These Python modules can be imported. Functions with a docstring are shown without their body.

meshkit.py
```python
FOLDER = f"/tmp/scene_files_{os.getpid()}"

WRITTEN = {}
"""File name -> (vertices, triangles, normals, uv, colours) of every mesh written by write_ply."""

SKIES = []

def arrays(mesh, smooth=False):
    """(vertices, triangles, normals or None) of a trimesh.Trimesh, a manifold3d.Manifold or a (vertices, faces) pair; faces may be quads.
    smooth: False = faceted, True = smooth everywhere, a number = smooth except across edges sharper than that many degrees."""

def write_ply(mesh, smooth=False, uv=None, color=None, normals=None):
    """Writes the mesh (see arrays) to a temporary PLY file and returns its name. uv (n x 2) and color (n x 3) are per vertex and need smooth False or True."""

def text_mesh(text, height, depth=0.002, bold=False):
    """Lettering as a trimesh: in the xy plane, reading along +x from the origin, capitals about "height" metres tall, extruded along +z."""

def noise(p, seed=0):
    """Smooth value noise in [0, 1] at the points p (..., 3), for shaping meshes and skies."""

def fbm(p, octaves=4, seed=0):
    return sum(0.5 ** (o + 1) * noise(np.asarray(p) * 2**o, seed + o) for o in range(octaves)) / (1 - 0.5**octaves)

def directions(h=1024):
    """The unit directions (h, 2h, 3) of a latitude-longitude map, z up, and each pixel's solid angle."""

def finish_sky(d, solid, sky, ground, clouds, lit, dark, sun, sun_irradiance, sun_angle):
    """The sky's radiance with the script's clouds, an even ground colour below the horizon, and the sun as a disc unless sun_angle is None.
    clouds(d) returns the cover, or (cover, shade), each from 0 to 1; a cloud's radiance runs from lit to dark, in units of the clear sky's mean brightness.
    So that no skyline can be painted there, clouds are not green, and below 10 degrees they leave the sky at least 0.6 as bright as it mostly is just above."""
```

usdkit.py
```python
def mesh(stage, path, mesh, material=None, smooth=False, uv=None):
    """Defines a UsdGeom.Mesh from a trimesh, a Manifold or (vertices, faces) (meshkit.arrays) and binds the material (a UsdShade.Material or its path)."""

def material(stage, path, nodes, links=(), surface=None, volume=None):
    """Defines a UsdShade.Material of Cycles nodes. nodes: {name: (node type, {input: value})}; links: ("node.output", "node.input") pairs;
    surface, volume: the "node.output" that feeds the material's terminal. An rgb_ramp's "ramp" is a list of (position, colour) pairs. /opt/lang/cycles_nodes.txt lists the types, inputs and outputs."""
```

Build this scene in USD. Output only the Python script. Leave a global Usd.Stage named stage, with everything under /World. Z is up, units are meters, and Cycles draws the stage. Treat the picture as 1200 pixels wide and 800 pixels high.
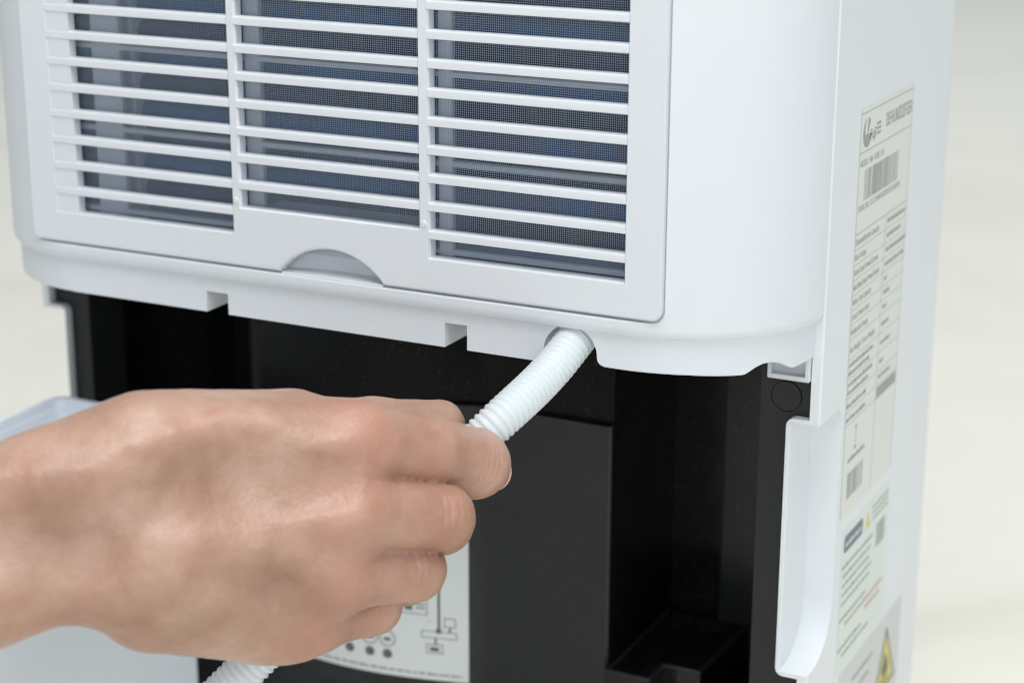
import math, random
import numpy as np, trimesh, manifold3d as m3, usdkit, meshkit
from shapely.geometry import Polygon, Point, box as sbox
from shapely.ops import unary_union
from pxr import Usd, UsdGeom, UsdLux, UsdShade, Gf, Sdf
from scipy.spatial import cKDTree

stage = Usd.Stage.CreateInMemory()
UsdGeom.SetStageUpAxis(stage, UsdGeom.Tokens.z)
UsdGeom.SetStageMetersPerUnit(stage, 1.0)
UsdGeom.Xform.Define(stage, '/World')
UsdGeom.Scope.Define(stage, '/World/Looks')

# ------------------------------------------------------------------ camera
CAM = np.array([0.29043327, -0.55654898, 0.37423974])
FPX = 2283.933
FWD = np.array([-0.4292864, 0.85691932, -0.28531117]); FWD /= np.linalg.norm(FWD)
RIGHT = np.array([0.89367381, 0.44870698, 0.0030271]); RIGHT -= FWD * (RIGHT @ FWD); RIGHT /= np.linalg.norm(RIGHT)
DOWN = np.cross(FWD, RIGHT)
cam = UsdGeom.Camera.Define(stage, '/World/camera')
mt = Gf.Matrix4d(*[float(x) for x in (*RIGHT, 0, *(-DOWN), 0, *(-FWD), 0, *CAM, 1)])
cam.AddTransformOp().Set(mt)
cam.CreateHorizontalApertureAttr(36.0)
cam.CreateVerticalApertureAttr(36.0 * 682 / 1024)
cam.CreateFocalLengthAttr(FPX / 1200 * 36)
cam.CreateClippingRangeAttr(Gf.Vec2f(0.01, 100))
cam.CreateFStopAttr(8.5)
cam.CreateFocusDistanceAttr(0.635)
cam.CreateExposureAttr(0.10)

def spot(u, v, d):
    """the point at depth d (metres in front of the lens) that the photograph shows at (u, v)"""
    return CAM + d * (FWD + RIGHT * (u - 600) / FPX + DOWN * (v - 400) / FPX)

# ------------------------------------------------------------------ light
def rect_light(name, pos, target, w, h, intensity, color):
    l = UsdLux.RectLight.Define(stage, '/World/' + name)
    z = np.array(pos, float) - np.array(target, float); z /= np.linalg.norm(z)
    x = np.cross([0, 0, 1.0], z); x /= np.linalg.norm(x); y = np.cross(z, x)
    l.AddTransformOp().Set(Gf.Matrix4d(*[float(q) for q in (*x, 0, *y, 0, *z, 0, *pos, 1)]))
    l.CreateWidthAttr(w); l.CreateHeightAttr(h); l.CreateIntensityAttr(intensity); l.CreateColorAttr(Gf.Vec3f(*color))
    return l
KEY, DOME = 5.6, 0.40
rect_light('added_top_light', (0.14, -0.34, 1.15), (0.02, -0.06, 0.2), 0.7, 0.6, KEY, (1.0, 0.985, 0.965))  # added softbox hung low overhead, brightens the top of the hand
rect_light('added_top_light_001', (-0.1, 2.0, 2.9), (-0.1, 1.95, 0.0), 3.2, 3.2, 2.1, (1.0, 0.985, 0.97))  # added unseen panel above, lifts the floor behind the machine
rect_light('front_light', (0.42, -1.35, 0.48), (0.0, 0.0, 0.17), 0.8, 0.7, 2.0, (0.94, 0.975, 1.0))
rect_light('added_side_light', (2.2, -0.9, 1.1), (0.0, 0.0, 0.2), 1.2, 1.3, 2.1, (0.86, 0.94, 1.0))  # added fill from the right, not a known window; brightens the side shell
dome = UsdLux.DomeLight.Define(stage, '/World/room_air')
dm = usdkit.material(stage, '/World/Looks/room_air', {'b': ('background_shader', {'color': (0.83, 0.925, 1.0), 'strength': DOME})}, surface='b.background')
UsdShade.MaterialBindingAPI.Apply(dome.GetPrim()).Bind(dm)

# ------------------------------------------------------------------ materials
def mat(name, nodes, links=(), surface='p.BSDF'):
    return usdkit.material(stage, '/World/Looks/' + name, nodes, links, surface=surface)

def plastic(name, col, rough, bump=0.0, scale=3000, var=0.015, spec=0.5, coat=0.0, sss=0.0):
    n = {'p': ('principled_bsdf', {'base_color': col, 'roughness': rough, 'specular_ior_level': spec, 'coat_weight': coat, 'coat_roughness': 0.1}),
         'g': ('geometry', {}),
         'n': ('noise_texture', {'scale': 14.0, 'detail': 4.0}),
         'r': ('map_range', {'from_min': 0.3, 'from_max': 0.7, 'to_min': rough - var * 3, 'to_max': rough + var * 3})}
    l = [('g.position', 'n.vector'), ('n.fac', 'r.value'), ('r.result', 'p.roughness')]
    if bump:
        n['m'] = ('noise_texture', {'scale': float(scale), 'detail': 2.0})
        n['b'] = ('bump', {'strength': bump, 'distance': 0.0002, 'use_object_space': False})
        l += [('g.position', 'm.vector'), ('m.fac', 'b.height'), ('b.normal', 'p.normal')]
    return mat(name, n, l)

M = {}
M['white'] = plastic('white_plastic', (0.735, 0.765, 0.805), 0.42, bump=0.06, scale=2500)
M['white_side'] = plastic('white_side_plastic', (0.78, 0.808, 0.835), 0.38, bump=0.06, scale=2500)
M['white_gloss'] = plastic('white_glossy_plastic', (0.76, 0.80, 0.85), 0.22)
M['tank'] = plastic('tank_plastic', (0.78, 0.83, 0.88), 0.35)
M['black_matte'] = plastic('black_frame_plastic', (0.014, 0.0155, 0.017), 0.50, bump=0.08, scale=1800, spec=0.4)
M['dark'] = plastic('dark_inside', (0.02, 0.022, 0.026), 0.6)

def black_gloss(name, base, lo, hi, spec=0.5):
    return mat(name, {'p': ('principled_bsdf', {'base_color': base, 'roughness': 0.3, 'specular_ior_level': spec}), 'g': ('geometry', {}),
               'n': ('noise_texture', {'scale': 22.0, 'detail': 5.0, 'roughness': 0.6}),
               'r': ('map_range', {'from_min': 0.35, 'from_max': 0.65, 'to_min': lo, 'to_max': hi}),
               'd': ('noise_texture', {'scale': 900.0, 'detail': 1.0}),
               'q': ('rgb_ramp', {'ramp': [(0.0, base), (0.66, base), (0.74, tuple(c * 2.0 + 0.02 for c in base))]}),
               'w': ('noise_texture', {'scale': 6.0, 'detail': 1.0}),
               'b': ('bump', {'strength': 0.25, 'distance': 0.004})},
               [('g.position', 'n.vector'), ('n.fac', 'r.value'), ('r.result', 'p.roughness'), ('g.position', 'd.vector'), ('d.fac', 'q.fac'), ('q.color', 'p.base_color'),
                ('g.position', 'w.vector'), ('w.fac', 'b.height'), ('b.normal', 'p.normal')])
M['black'] = black_gloss('black_glossy_plastic', (0.006, 0.0063, 0.0073), 0.12, 0.22, 0.36)
M['black_deep'] = black_gloss('black_deep_plastic', (0.005, 0.005, 0.0055), 0.25, 0.35, 0.12)
M['black_panel'] = black_gloss('black_satin_plastic', (0.014, 0.0152, 0.016), 0.28, 0.40, 0.40)  # greyer black, its tone stands for reflections in the bay

M['wire'] = plastic('mesh_nylon', (0.42, 0.50, 0.61), 0.5)
M['rib'] = plastic('filter_rib_plastic', (0.66, 0.69, 0.73), 0.5)
M['fin'] = mat('coil_fin', {'p': ('principled_bsdf', {'base_color': (0.03, 0.06, 0.12), 'roughness': 0.45, 'metallic': 0.3}), 'g': ('geometry', {}),
               'w': ('wave_texture', {'wave_type': 'bands', 'bands_direction': 'x', 'scale': 180.0, 'distortion': 0.6, 'detail': 2.0}),
               'q': ('rgb_ramp', {'ramp': [(0.0, (0.005, 0.009, 0.018)), (1.0, (0.016, 0.032, 0.065))]})},
               [('g.position', 'w.vector'), ('w.fac', 'q.fac'), ('q.color', 'p.base_color')])
M['tube'] = mat('coil_tube_blue', {'p': ('principled_bsdf', {'base_color': (0.008, 0.105, 0.29), 'roughness': 0.35, 'metallic': 0.2})})
M['tube_grey'] = mat('coil_tube_grey', {'p': ('principled_bsdf', {'base_color': (0.010, 0.024, 0.048), 'roughness': 0.4, 'metallic': 0.4})})
M['hose'] = mat('hose_plastic', {'p': ('principled_bsdf', {'base_color': (0.71, 0.77, 0.80), 'roughness': 0.3, 'subsurface_weight': 0.25, 'subsurface_radius': (1.0, 1.0, 1.0), 'subsurface_scale': 0.003, 'specular_ior_level': 0.5})})
M['skin'] = mat('skin', {
    'p': ('principled_bsdf', {'roughness': 0.43, 'sheen_weight': 0.18, 'sheen_roughness': 0.35, 'sheen_tint': (1.0, 0.95, 0.92), 'subsurface_weight': 0.2, 'subsurface_radius': (1.0, 0.35, 0.2), 'subsurface_scale': 0.0035, 'specular_ior_level': 0.9}),
    'g': ('geometry', {}),
    'n': ('noise_texture', {'scale': 32.0, 'detail': 6.0, 'roughness': 0.62}),
    'q': ('rgb_ramp', {'ramp': [(0.30, (0.31, 0.155, 0.095)), (0.5, (0.43, 0.245, 0.165)), (0.70, (0.545, 0.355, 0.27))]}),
    'a': ('attribute', {'attribute': 'flush'}),
    'x': ('mix_color', {'blend_type': 'mix', 'b': (0.51, 0.22, 0.155)}),
    'm': ('noise_texture', {'scale': 700.0, 'detail': 3.0, 'roughness': 0.6}),
    'mp': ('mapping', {'mapping_type': 'point', 'scale': (1.0, 1.0, 1.0)}),
    'v': ('voronoi_texture', {'feature': 'distance_to_edge', 'scale': 520.0}),
    's': ('math', {'math_type': 'multiply_add', 'value2': 0.6}),
    'b': ('bump', {'strength': 0.45, 'distance': 0.0006})},
    [('g.position', 'n.vector'), ('n.fac', 'q.fac'), ('q.color', 'x.a'), ('a.fac', 'x.fac'), ('x.result', 'p.base_color'),
     ('g.position', 'mp.vector'), ('mp.vector', 'v.vector'), ('g.position', 'm.vector'), ('v.distance', 's.value1'), ('m.fac', 's.value3'), ('s.value', 'b.height'), ('b.normal', 'p.normal')])
M['nail'] = mat('nail', {'p': ('principled_bsdf', {'base_color': (0.72, 0.50, 0.42), 'roughness': 0.3})})
M['paper'] = plastic('sticker_paper', (0.755, 0.765, 0.725), 0.45)
M['paper_white'] = plastic('sticker_white_paper', (0.68, 0.71, 0.70), 0.45)
M['paper_green'] = plastic('sticker_green_paper', (0.725, 0.785, 0.735), 0.45)
M['paper_grey'] = plastic('sticker_grey_paper', (0.65, 0.655, 0.645), 0.45)
M['ink'] = plastic('grey_ink', (0.35, 0.35, 0.325), 0.5)
M['ink_light'] = plastic('light_grey_ink', (0.45, 0.455, 0.42), 0.5)
M['ink_dark'] = plastic('dark_ink', (0.11, 0.12, 0.13), 0.5)
M['ink_blue'] = plastic('navy_ink', (0.17, 0.19, 0.25), 0.5)
M['ink_red'] = plastic('red_ink', (0.60, 0.36, 0.33), 0.5)
M['ink_green'] = plastic('dark_green_ink', (0.36, 0.41, 0.38), 0.5)
M['yellow'] = plastic('yellow_ink', (0.70, 0.62, 0.16), 0.5)
M['floor'] = mat('marble_floor', {
    'p': ('principled_bsdf', {'roughness': 0.22, 'specular_ior_level': 0.4}), 'g': ('geometry', {}),
    'n': ('noise_texture', {'scale': 2.6, 'detail': 7.0, 'roughness': 0.62, 'distortion': 1.3}),
    'q': ('rgb_ramp', {'ramp': [(0.28, (0.76, 0.73, 0.63)), (0.46, (0.84, 0.815, 0.715)), (0.60, (0.86, 0.84, 0.745)), (0.78, (0.81, 0.78, 0.675))]})},
    [('g.position', 'n.vector'), ('n.fac', 'q.fac'), ('q.color', 'p.base_color')])

# ------------------------------------------------------------------ object helpers
used = {}
def numbered(parent, name):
    k = parent + '/' + name
    c = used.get(k, 0); used[k] = c + 1
    return k if c == 0 else f'{k}_{c:03d}'

def data(prim, **kw):
    for k, v in kw.items():
        if v: prim.SetCustomDataByKey(k, v)

ORIG = {}
def thing(name, label, cat, loc, group=None):
    path = numbered('/World', name)
    x = UsdGeom.Xform.Define(stage, path); x.AddTranslateOp().Set(Gf.Vec3d(*loc))
    data(x.GetPrim(), label=label, category=cat, group=group)
    ORIG[path] = np.array(loc, float)
    return path

def tm(mesh):
    if hasattr(mesh, 'to_mesh'):
        q = mesh.to_mesh(); return trimesh.Trimesh(np.array(q.vert_properties[:, :3]), np.array(q.tri_verts), process=False)
    return mesh

def part(name, mesh, material, parent, smooth=30, label=None, kind=None, raw=False):
    """one Mesh prim under parent; the mesh is given in world coordinates"""
    path = numbered(parent, name)
    o = next((v for k, v in ORIG.items() if path.startswith(k + '/')), np.zeros(3))
    t = tm(mesh).copy(); t.vertices = np.asarray(t.vertices) - o
    p = usdkit.mesh(stage, path, t, M[material], smooth=smooth)
    data(p.GetPrim(), label=label, kind=kind)
    return path

# ------------------------------------------------------------------ shape helpers
def cbox(x0, x1, y0, y1, z0, z1, c=0.0):
    """box with chamfered edges"""
    if c <= 0:
        return m3.Manifold.cube((x1 - x0, y1 - y0, z1 - z0)).translate((x0, y0, z0))
    P = []
    for x, sx in ((x0, 1), (x1, -1)):
        for y, sy in ((y0, 1), (y1, -1)):
            for z, sz in ((z0, 1), (z1, -1)):
                P += [(x, y + sy * c, z + sz * c), (x + sx * c, y, z + sz * c), (x + sx * c, y + sy * c, z)]
    return m3.Manifold.hull_points(np.array(P))

def rbox(x0, x1, y0, y1, z0, z1, r, seg=10):
    s = m3.Manifold.sphere(r, seg * 2)
    return m3.Manifold.batch_hull([s.translate((x, y, z)) for x in (x0 + r, x1 - r) for y in (y0 + r, y1 - r) for z in (z0 + r, z1 - r)])

def prism(poly, a, b, axis):
    """shapely polygon extruded from a to b along axis: axis x -> poly is (y, z); y -> (x, z); z -> (x, y)"""
    def one(g):
        rings = [np.array(r.coords)[:-1] for r in [g.exterior, *g.interiors]]
        return m3.Manifold.extrude(m3.CrossSection(rings, m3.FillRule.EvenOdd), b - a)
    out = m3.Manifold()
    for g in getattr(poly, 'geoms', [poly]):
        out = out + one(g)
    out = out.translate((0, 0, a))
    if axis == 'z': return out
    if axis == 'y': return out.transform(np.array([[1, 0, 0, 0], [0, 0, 1, 0], [0, 1, 0, 0]], float)) if False else out.rotate((90, 0, 0)).mirror((0, 1, 0))
    return out.transform(np.array([[0, 0, 1, 0], [1, 0, 0, 0], [0, 1, 0, 0]], float))

def rrect(x0, x1, y0, y1, r, n=6):
    return sbox(x0 + r, y0 + r, x1 - r, y1 - r).buffer(r, quad_segs=n)

def quad_mesh(P):
    """grid of points (n, m, 3) -> triangles"""
    n, m = P.shape[:2]
    i = np.arange(n * m).reshape(n, m)
    a, b, c, d = i[:-1, :-1].ravel(), i[1:, :-1].ravel(), i[1:, 1:].ravel(), i[:-1, 1:].ravel()
    return trimesh.Trimesh(P.reshape(-1, 3), np.vstack([np.c_[a, b, c], np.c_[a, c, d]]), process=False)

# ================================================================== floor
FLOOR = -0.08
fl = cbox(-9.0, 7.0, -3.0, 14.0, FLOOR - 0.05, FLOOR)
fp = usdkit.mesh(stage, '/World/floor', tm(fl), M['floor'], smooth=False)
data(fp.GetPrim(), kind='structure', label='pale cream marble floor, out of focus behind the machine')

# ================================================================== dehumidifier
XC, HW = -0.0625, 0.1665            # centre line and half width
XL, XR = XC - HW, XC + HW           # -0.229 .. 0.104
RC = 0.055                          # radius of the cover's rear corners
YS = 0.0485                         # front edge of the side shell
TOP = 0.47
D = thing('dehumidifier', 'white dehumidifier seen from its grilled back, black tank bay open below', 'dehumidifier', (XC, 0.12, FLOOR))

def cover_outline(inset=0.0, back=YS - 0.0006):
    """plan of the back cover, rounded at its two rear corners"""
    r = RC - inset
    pts = []
    for k in range(33):
        a = math.pi + k / 32 * math.pi / 2
        pts.append((XL + RC + r * math.cos(a), RC + r * math.sin(a)))
    for k in range(33):
        a = 1.5 * math.pi + k / 32 * math.pi / 2
        pts.append((XR - RC + r * math.cos(a), RC + r * math.sin(a)))
    g = Polygon(pts).union(sbox(XL + inset, RC, XR - inset, RC + 0.02))
    return g.intersection(sbox(-1, -1, 1, back))

def stack_hull(levels):
    """convex plan outlines stacked in z as one hull: [(inset, z)]"""
    P = []
    for ins, z in levels:
        c = np.array(cover_outline(ins).exterior.coords)
        P.append(np.c_[c, np.full(len(c), z)])
    return m3.Manifold.hull_points(np.vstack(P))

# opening in the cover for the filter grille, with a slot above the ledge
PX0, PX1, PZ0, PZ1 = -0.1895, 0.0646, 0.2022, 0.442
cover = stack_hull([(0.0022, 0.1955), (0.0011, 0.1960), (0.0003, 0.1972), (0.0, 0.1990), (0.0, TOP - 0.004), (0.0012, TOP - 0.001), (0.004, TOP)])
GAP = rrect(PX0 - 0.0006, PX1 + 0.0006, PZ0 - 0.0009, PZ1 + 0.0006, 0.0040, 10)
hole = prism(GAP, -0.01, 0.0030, 'y') + prism(rrect(PX0 - 0.0001, PX1 + 0.0001, PZ0 - 0.0001, PZ1 + 0.0001, 0.0036, 10), 0.001, 0.034, 'y')
inner = m3.Manifold.hull_points(np.vstack([np.c_[np.array(cover_outline(0.003, 0.044).exterior.coords), np.full(len(cover_outline(0.003, 0.044).exterior.coords), z)] for z in (0.2005, TOP - 0.004)]))
cover = cover - hole
# bevel the lip of the opening
def bevel_cut(poly, y0, y1, grow):
    a, b = np.array(poly.buffer(grow, quad_segs=8).exterior.coords), np.array(poly.exterior.coords)
    return m3.Manifold.hull_points(np.vstack([np.c_[a[:, 0], np.full(len(a), y0), a[:, 1]], np.c_[b[:, 0], np.full(len(b), y1), b[:, 1]]]))
op = GAP
cover = cover - bevel_cut(op, -0.0002, 0.0006, 0.0005)
cover = cover - cbox(0.019, 0.075, 0.0105, 0.06, 0.19, 0.2006)
part('back_cover', cover, 'white', D, smooth=25)

# finger scoop in the cover behind the grille's arched cut-out
SX, SR = -0.0588, 0.0272
bowl = m3.Manifold.sphere(1.0, 96).scale((0.0270, 0.0070, 0.0135)).translate((SX, 0.0030, 0.2045))
scoop = cbox(SX - 0.034, SX + 0.034, 0.0048, 0.021, 0.1998, 0.2222) - bowl + cbox(SX - 0.0205, SX + 0.0205, 0.0003, 0.0080, 0.2005, 0.20205, 0.0002)
part('finger_scoop', scoop, 'white', D, smooth=40)

# ---------------- filter grille
G = part('filter_grille', m3.Manifold(), 'white', D) if False else None
panel_poly = rrect(PX0, PX1, PZ0, PZ1, 0.0035, 8)
arch = Point(SX, 0.2022 - 0.0172).buffer(SR, quad_segs=40).intersection(sbox(-1, 0.19, 1, 0.24))
panel_poly = panel_poly.difference(arch)
PITCH, Z0 = 0.0095616, 0.3
zk = lambda k: Z0 - PITCH * k
COLS = [(-0.1770, -0.0990, 9), (-0.0954, -0.0237, 8), (-0.0196, 0.0515, 9)]
KTOP = -13
SL = 0.0031                        # height of a slat
PT = 0.0046                        # depth of the grille
plate = prism(panel_poly, 0.0, PT, 'y')
# rounded edge round the panel: front layer set in by steps
edge = prism(panel_poly, 0.0007, PT, 'y') + prism(panel_poly.buffer(-0.00025), 0.00025, 0.0008, 'y') + prism(panel_poly.buffer(-0.0007), 0.0, 0.0004, 'y')
plate = edge
for (x0, x1, kb) in COLS:
    w = sbox(x0, zk(kb), x1, zk(KTOP) - SL)
    plate = plate - prism(w, -0.01, PT + 0.01, 'y')
    # bevel of the bottom sill and the sides
    plate = plate - bevel_cut(w, -0.0001, 0.0011, 0.0006)
G = part('filter_grille', plate, 'white', D, smooth=25)

def slat(x0, x1, ztop):
    """bar with a softly rounded face, drafted towards the back"""
    h = SL
    prof = [(0.0016, 0.0), (0.0006, -0.0002), (0.00015, -0.00055), (0.0, -0.0010), (0.0, -h + 0.0002), (0.0003, -h), (PT - 0.0004, -h + 0.0004), (PT - 0.0004, -0.0001)]
    n = len(prof)
    V = [(x, y, ztop + z) for x in (x0, x1) for y, z in prof]
    F = []
    for i in range(n):
        j = (i + 1) % n
        F += [(i, j, n + j), (i, n + j, n + i)]
    for i in range(1, n - 1):
        F += [(0, i + 1, i), (n, n + i, n + i + 1)]
    t = trimesh.Trimesh(V, F, process=False)
    t.fix_normals()
    return t
for (x0, x1, kb) in COLS:
    for k in range(KTOP + 1, kb):
        part('slat', slat(x0 - 0.0004, x1 + 0.0004, zk(k)), 'white', G, smooth=28)
# closed strips between the slats at the left end of the left column
for k in range(KTOP, 9):
    zt, zb = zk(k) - SL + 0.0002, zk(k + 1) - 0.0003
    part('blanking_strip', cbox(-0.1773, -0.1675, 0.00035, PT - 0.0003, zb, zt, 0.0001), 'white', G, smooth=False)
part('screw_boss', m3.Manifold.cylinder(0.0005, 0.0013, 0.0009, 24).rotate((90, 0, 0)).translate((-0.0217, 0.0001, 0.2255)), 'white', G)
part('screw_boss', m3.Manifold.cylinder(0.0005, 0.0013, 0.0009, 24).rotate((90, 0, 0)).translate((-0.0972, 0.0001, 0.2258)), 'white', G)

# mesh screen and its frame behind the slats
FT = part('filter_mesh', trimesh.util.concatenate([
    trimesh.creation.box((0.00012, 0.00010, 0.226), transform=trimesh.transformations.translation_matrix((x, 0.0062 + (0.00008 if i % 2 else 0), 0.3215)))
    for i, x in enumerate(np.arange(-0.181, 0.0565, 0.00074))] + [
    trimesh.creation.box((0.2385, 0.00010, 0.00012), transform=trimesh.transformations.translation_matrix((-0.0622, 0.00605, z)))
    for z in np.arange(0.2085, 0.4345, 0.00074)]), 'wire', G, smooth=False, kind='stuff')
for x0, x1 in ((-0.1632, -0.1505), (-0.0968, -0.0903), (-0.0199, -0.0146), (0.0532, 0.058)):
    part('mesh_frame_bar', cbox(x0, x1, 0.0072, 0.0100, 0.208, 0.4345, 0.0004), 'rib', G)
for z in (0.2147, 0.2450, 0.2750, 0.3055, 0.336, 0.367, 0.397, 0.428):
    part('mesh_frame_bar', cbox(-0.181, 0.057, 0.0073, 0.0098, z - 0.0010, z + 0.0010, 0.0004), 'rib', G)
# heat exchanger: a block of fins crossed by blue tubes
fin = cbox(PX0 + 0.002, PX1 - 0.002, 0.030, 0.040, 0.206, 0.438)
part('coil_fins', fin, 'fin', D, smooth=False)
i = 0
z = 0.2105
while z < 0.43:
    r = 0.0042
    t = m3.Manifold.cylinder(PX1 - PX0 - 0.012, r, r, 24).rotate((0, 90, 0)).translate((PX0 + 0.006, 0.0262, z))
    part('coil_tube', t, 'tube' if i % 2 == 0 else 'tube_grey', D, smooth=True)
    i += 1; z += 0.00975
part('coil_side_plate', cbox(-0.1665, -0.1530, 0.018, 0.0299, 0.206, 0.438, 0.001), 'rib', D)

# ---------------- skirt under the cover, following its plan, with notches and the hose outlet
INS = 0.0026
arc = RC - INS
LA = arc * math.pi / 2                      # length of one rounded corner
xa, xb = XL + RC, XR - RC                   # straight stretch
def skirt_pos(s, depth):
    """plan point at distance s along the skirt from the start of the straight stretch (negative: left corner), depth inwards"""
    r = arc - depth
    if s < 0:
        a = min(-s / arc, math.pi / 2)
        return (xa - r * math.sin(a), RC - r * math.cos(a))
    if s > xb - xa:
        a = min((s - (xb - xa)) / arc, math.pi / 2)
        return (xb + r * math.sin(a), RC - r * math.cos(a))
    return (xa + s, INS + depth)
S = lambda x: x - xa
def lower(s):
    """height of the skirt's lower edge"""
    if s <= S(0.030): return 0.1826
    pts = [(S(0.0405), 0.1900), (S(0.0409), 0.1880), (S(0.0413), 0.1857), (S(0.0421), 0.1845), (S(0.0438), 0.1838), (S(0.0623), 0.1837), (S(0.0720), 0.1835),
           (S(0.0818), 0.1830), (S(0.0905), 0.1827), (S(0.0920), 0.1829), (S(0.0937), 0.1838), (S(0.0959), 0.1849), (S(0.0985), 0.1857), (S(0.1013), 0.1858), (S(0.1046), 0.1851), (S(0.1069), 0.1842), (S(0.1093), 0.1830),
           (S(0.1110), 0.1822), (S(0.1125), 0.1820), (S(0.1142), 0.1821), (S(0.1191), 0.1825), (S(0.1250), 0.1828), (S(0.15), 0.1829)]
    return float(np.interp(s, [p[0] for p in pts], [p[1] for p in pts]))
HX, HZ, HR = 0.0318, 0.1868, 0.0097
zt = 0.1962
ss = np.unique(np.r_[np.linspace(-LA + 0.006, 0, 22), np.linspace(0.0, S(0.0225), 10), np.linspace(S(0.0395), S(0.055), 40), np.linspace(S(0.055), xb - xa + LA - 0.006, 60)])
shell = m3.Manifold()
solid = prism(unary_union([sbox(xa - 0.0005, 0.1826, -0.1134, zt), sbox(-0.1040, 0.1826, -0.0153, zt), sbox(-0.0067, 0.1826, HX, zt), sbox(-0.1135, 0.1903, -0.1039, zt), sbox(-0.0154, 0.1913, -0.0066, zt)]), INS, 0.034, 'y')
def ribbon(sa, sb, n, thick):
    sv = np.linspace(sa, sb, n)
    ring = []
    for s in sv:
        (x0, y0), (x1, y1) = skirt_pos(s, 0), skirt_pos(s, thick)
        zl = lower(s)
        ring.append([(x0, y0, zt), (x0, y0, zl + 0.0005), (*(np.array(skirt_pos(s, 0.0004))), zl), (x1, y1, zl), (x1, y1, zt)])
    ring = np.array(ring)
    V = ring.reshape(-1, 3); m = 5; F = []
    for a in range(n - 1):
        for b in range(m):
            c = (b + 1) % m
            F += [(a * m + b, a * m + c, (a + 1) * m + c), (a * m + b, (a + 1) * m + c, (a + 1) * m + b)]
    for b in range(1, m - 1):
        F += [(0, b + 1, b), ((n - 1) * m, (n - 1) * m + b, (n - 1) * m + b + 1)]
    t = trimesh.Trimesh(V, F, process=True)
    if t.volume < 0: t.invert()
    return m3.Manifold(m3.Mesh(t.vertices.astype(np.float32), t.faces.astype(np.uint32)))
right = ribbon(S(HX - 0.0005), xb - xa + LA - 0.004, 120, 0.0030)
left = ribbon(-LA + 0.004, 0.0, 40, 0.0030)
skirt = solid + right + left
skirt = skirt - m3.Manifold.cylinder(0.1, HR, HR, 64).rotate((-90, 0, 0)).translate((HX, -0.02, HZ)) - cbox(HX - HR + 0.0001, HX + HR - 0.0004, -0.01, 0.05, 0.17, HZ)
skirt = skirt - cbox(HX - 0.017, HX + 0.025, 0.0145, 0.06, 0.17, 0.1950)
part('cover_skirt', skirt, 'white', D, smooth=25)

# ---------------- side shell of the machine (one moulding: two sides, front, foot), open to the rear
def body_outline(inset):
    g = unary_union([sbox(XL, YS, XR, 0.15), rrect(XL, XR, 0.10, 0.225, 0.032, 10)])
    return g.buffer(-inset, join_style=1) if inset else g
def outl_prism(g, a, b): return prism(g, a, b, 'z')
T = 0.0037
inner_poly = body_outline(T).union(sbox(XL + T, YS - 0.01, XR - T, 0.12))
shell = outl_prism(body_outline(0), FLOOR + 0.03, TOP - 0.002) - outl_prism(inner_poly, FLOOR + 0.036, TOP - 0.006)
shell = shell.trim_by_plane((0, 1, 0), YS)
# edge chamfer on the outer rear edges
for sx, x in ((1, XR), (-1, XL)):
    cut = m3.Manifold.cube((0.002, 0.002, 0.7), True).rotate((0, 0, 45)).translate((x, YS, 0.2)).scale((1, 1, 1))
    shell = shell - m3.Manifold.cube((0.0009, 0.0009, 0.7), True).rotate((0, 0, 45)).translate((x, YS, 0.2))
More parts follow.
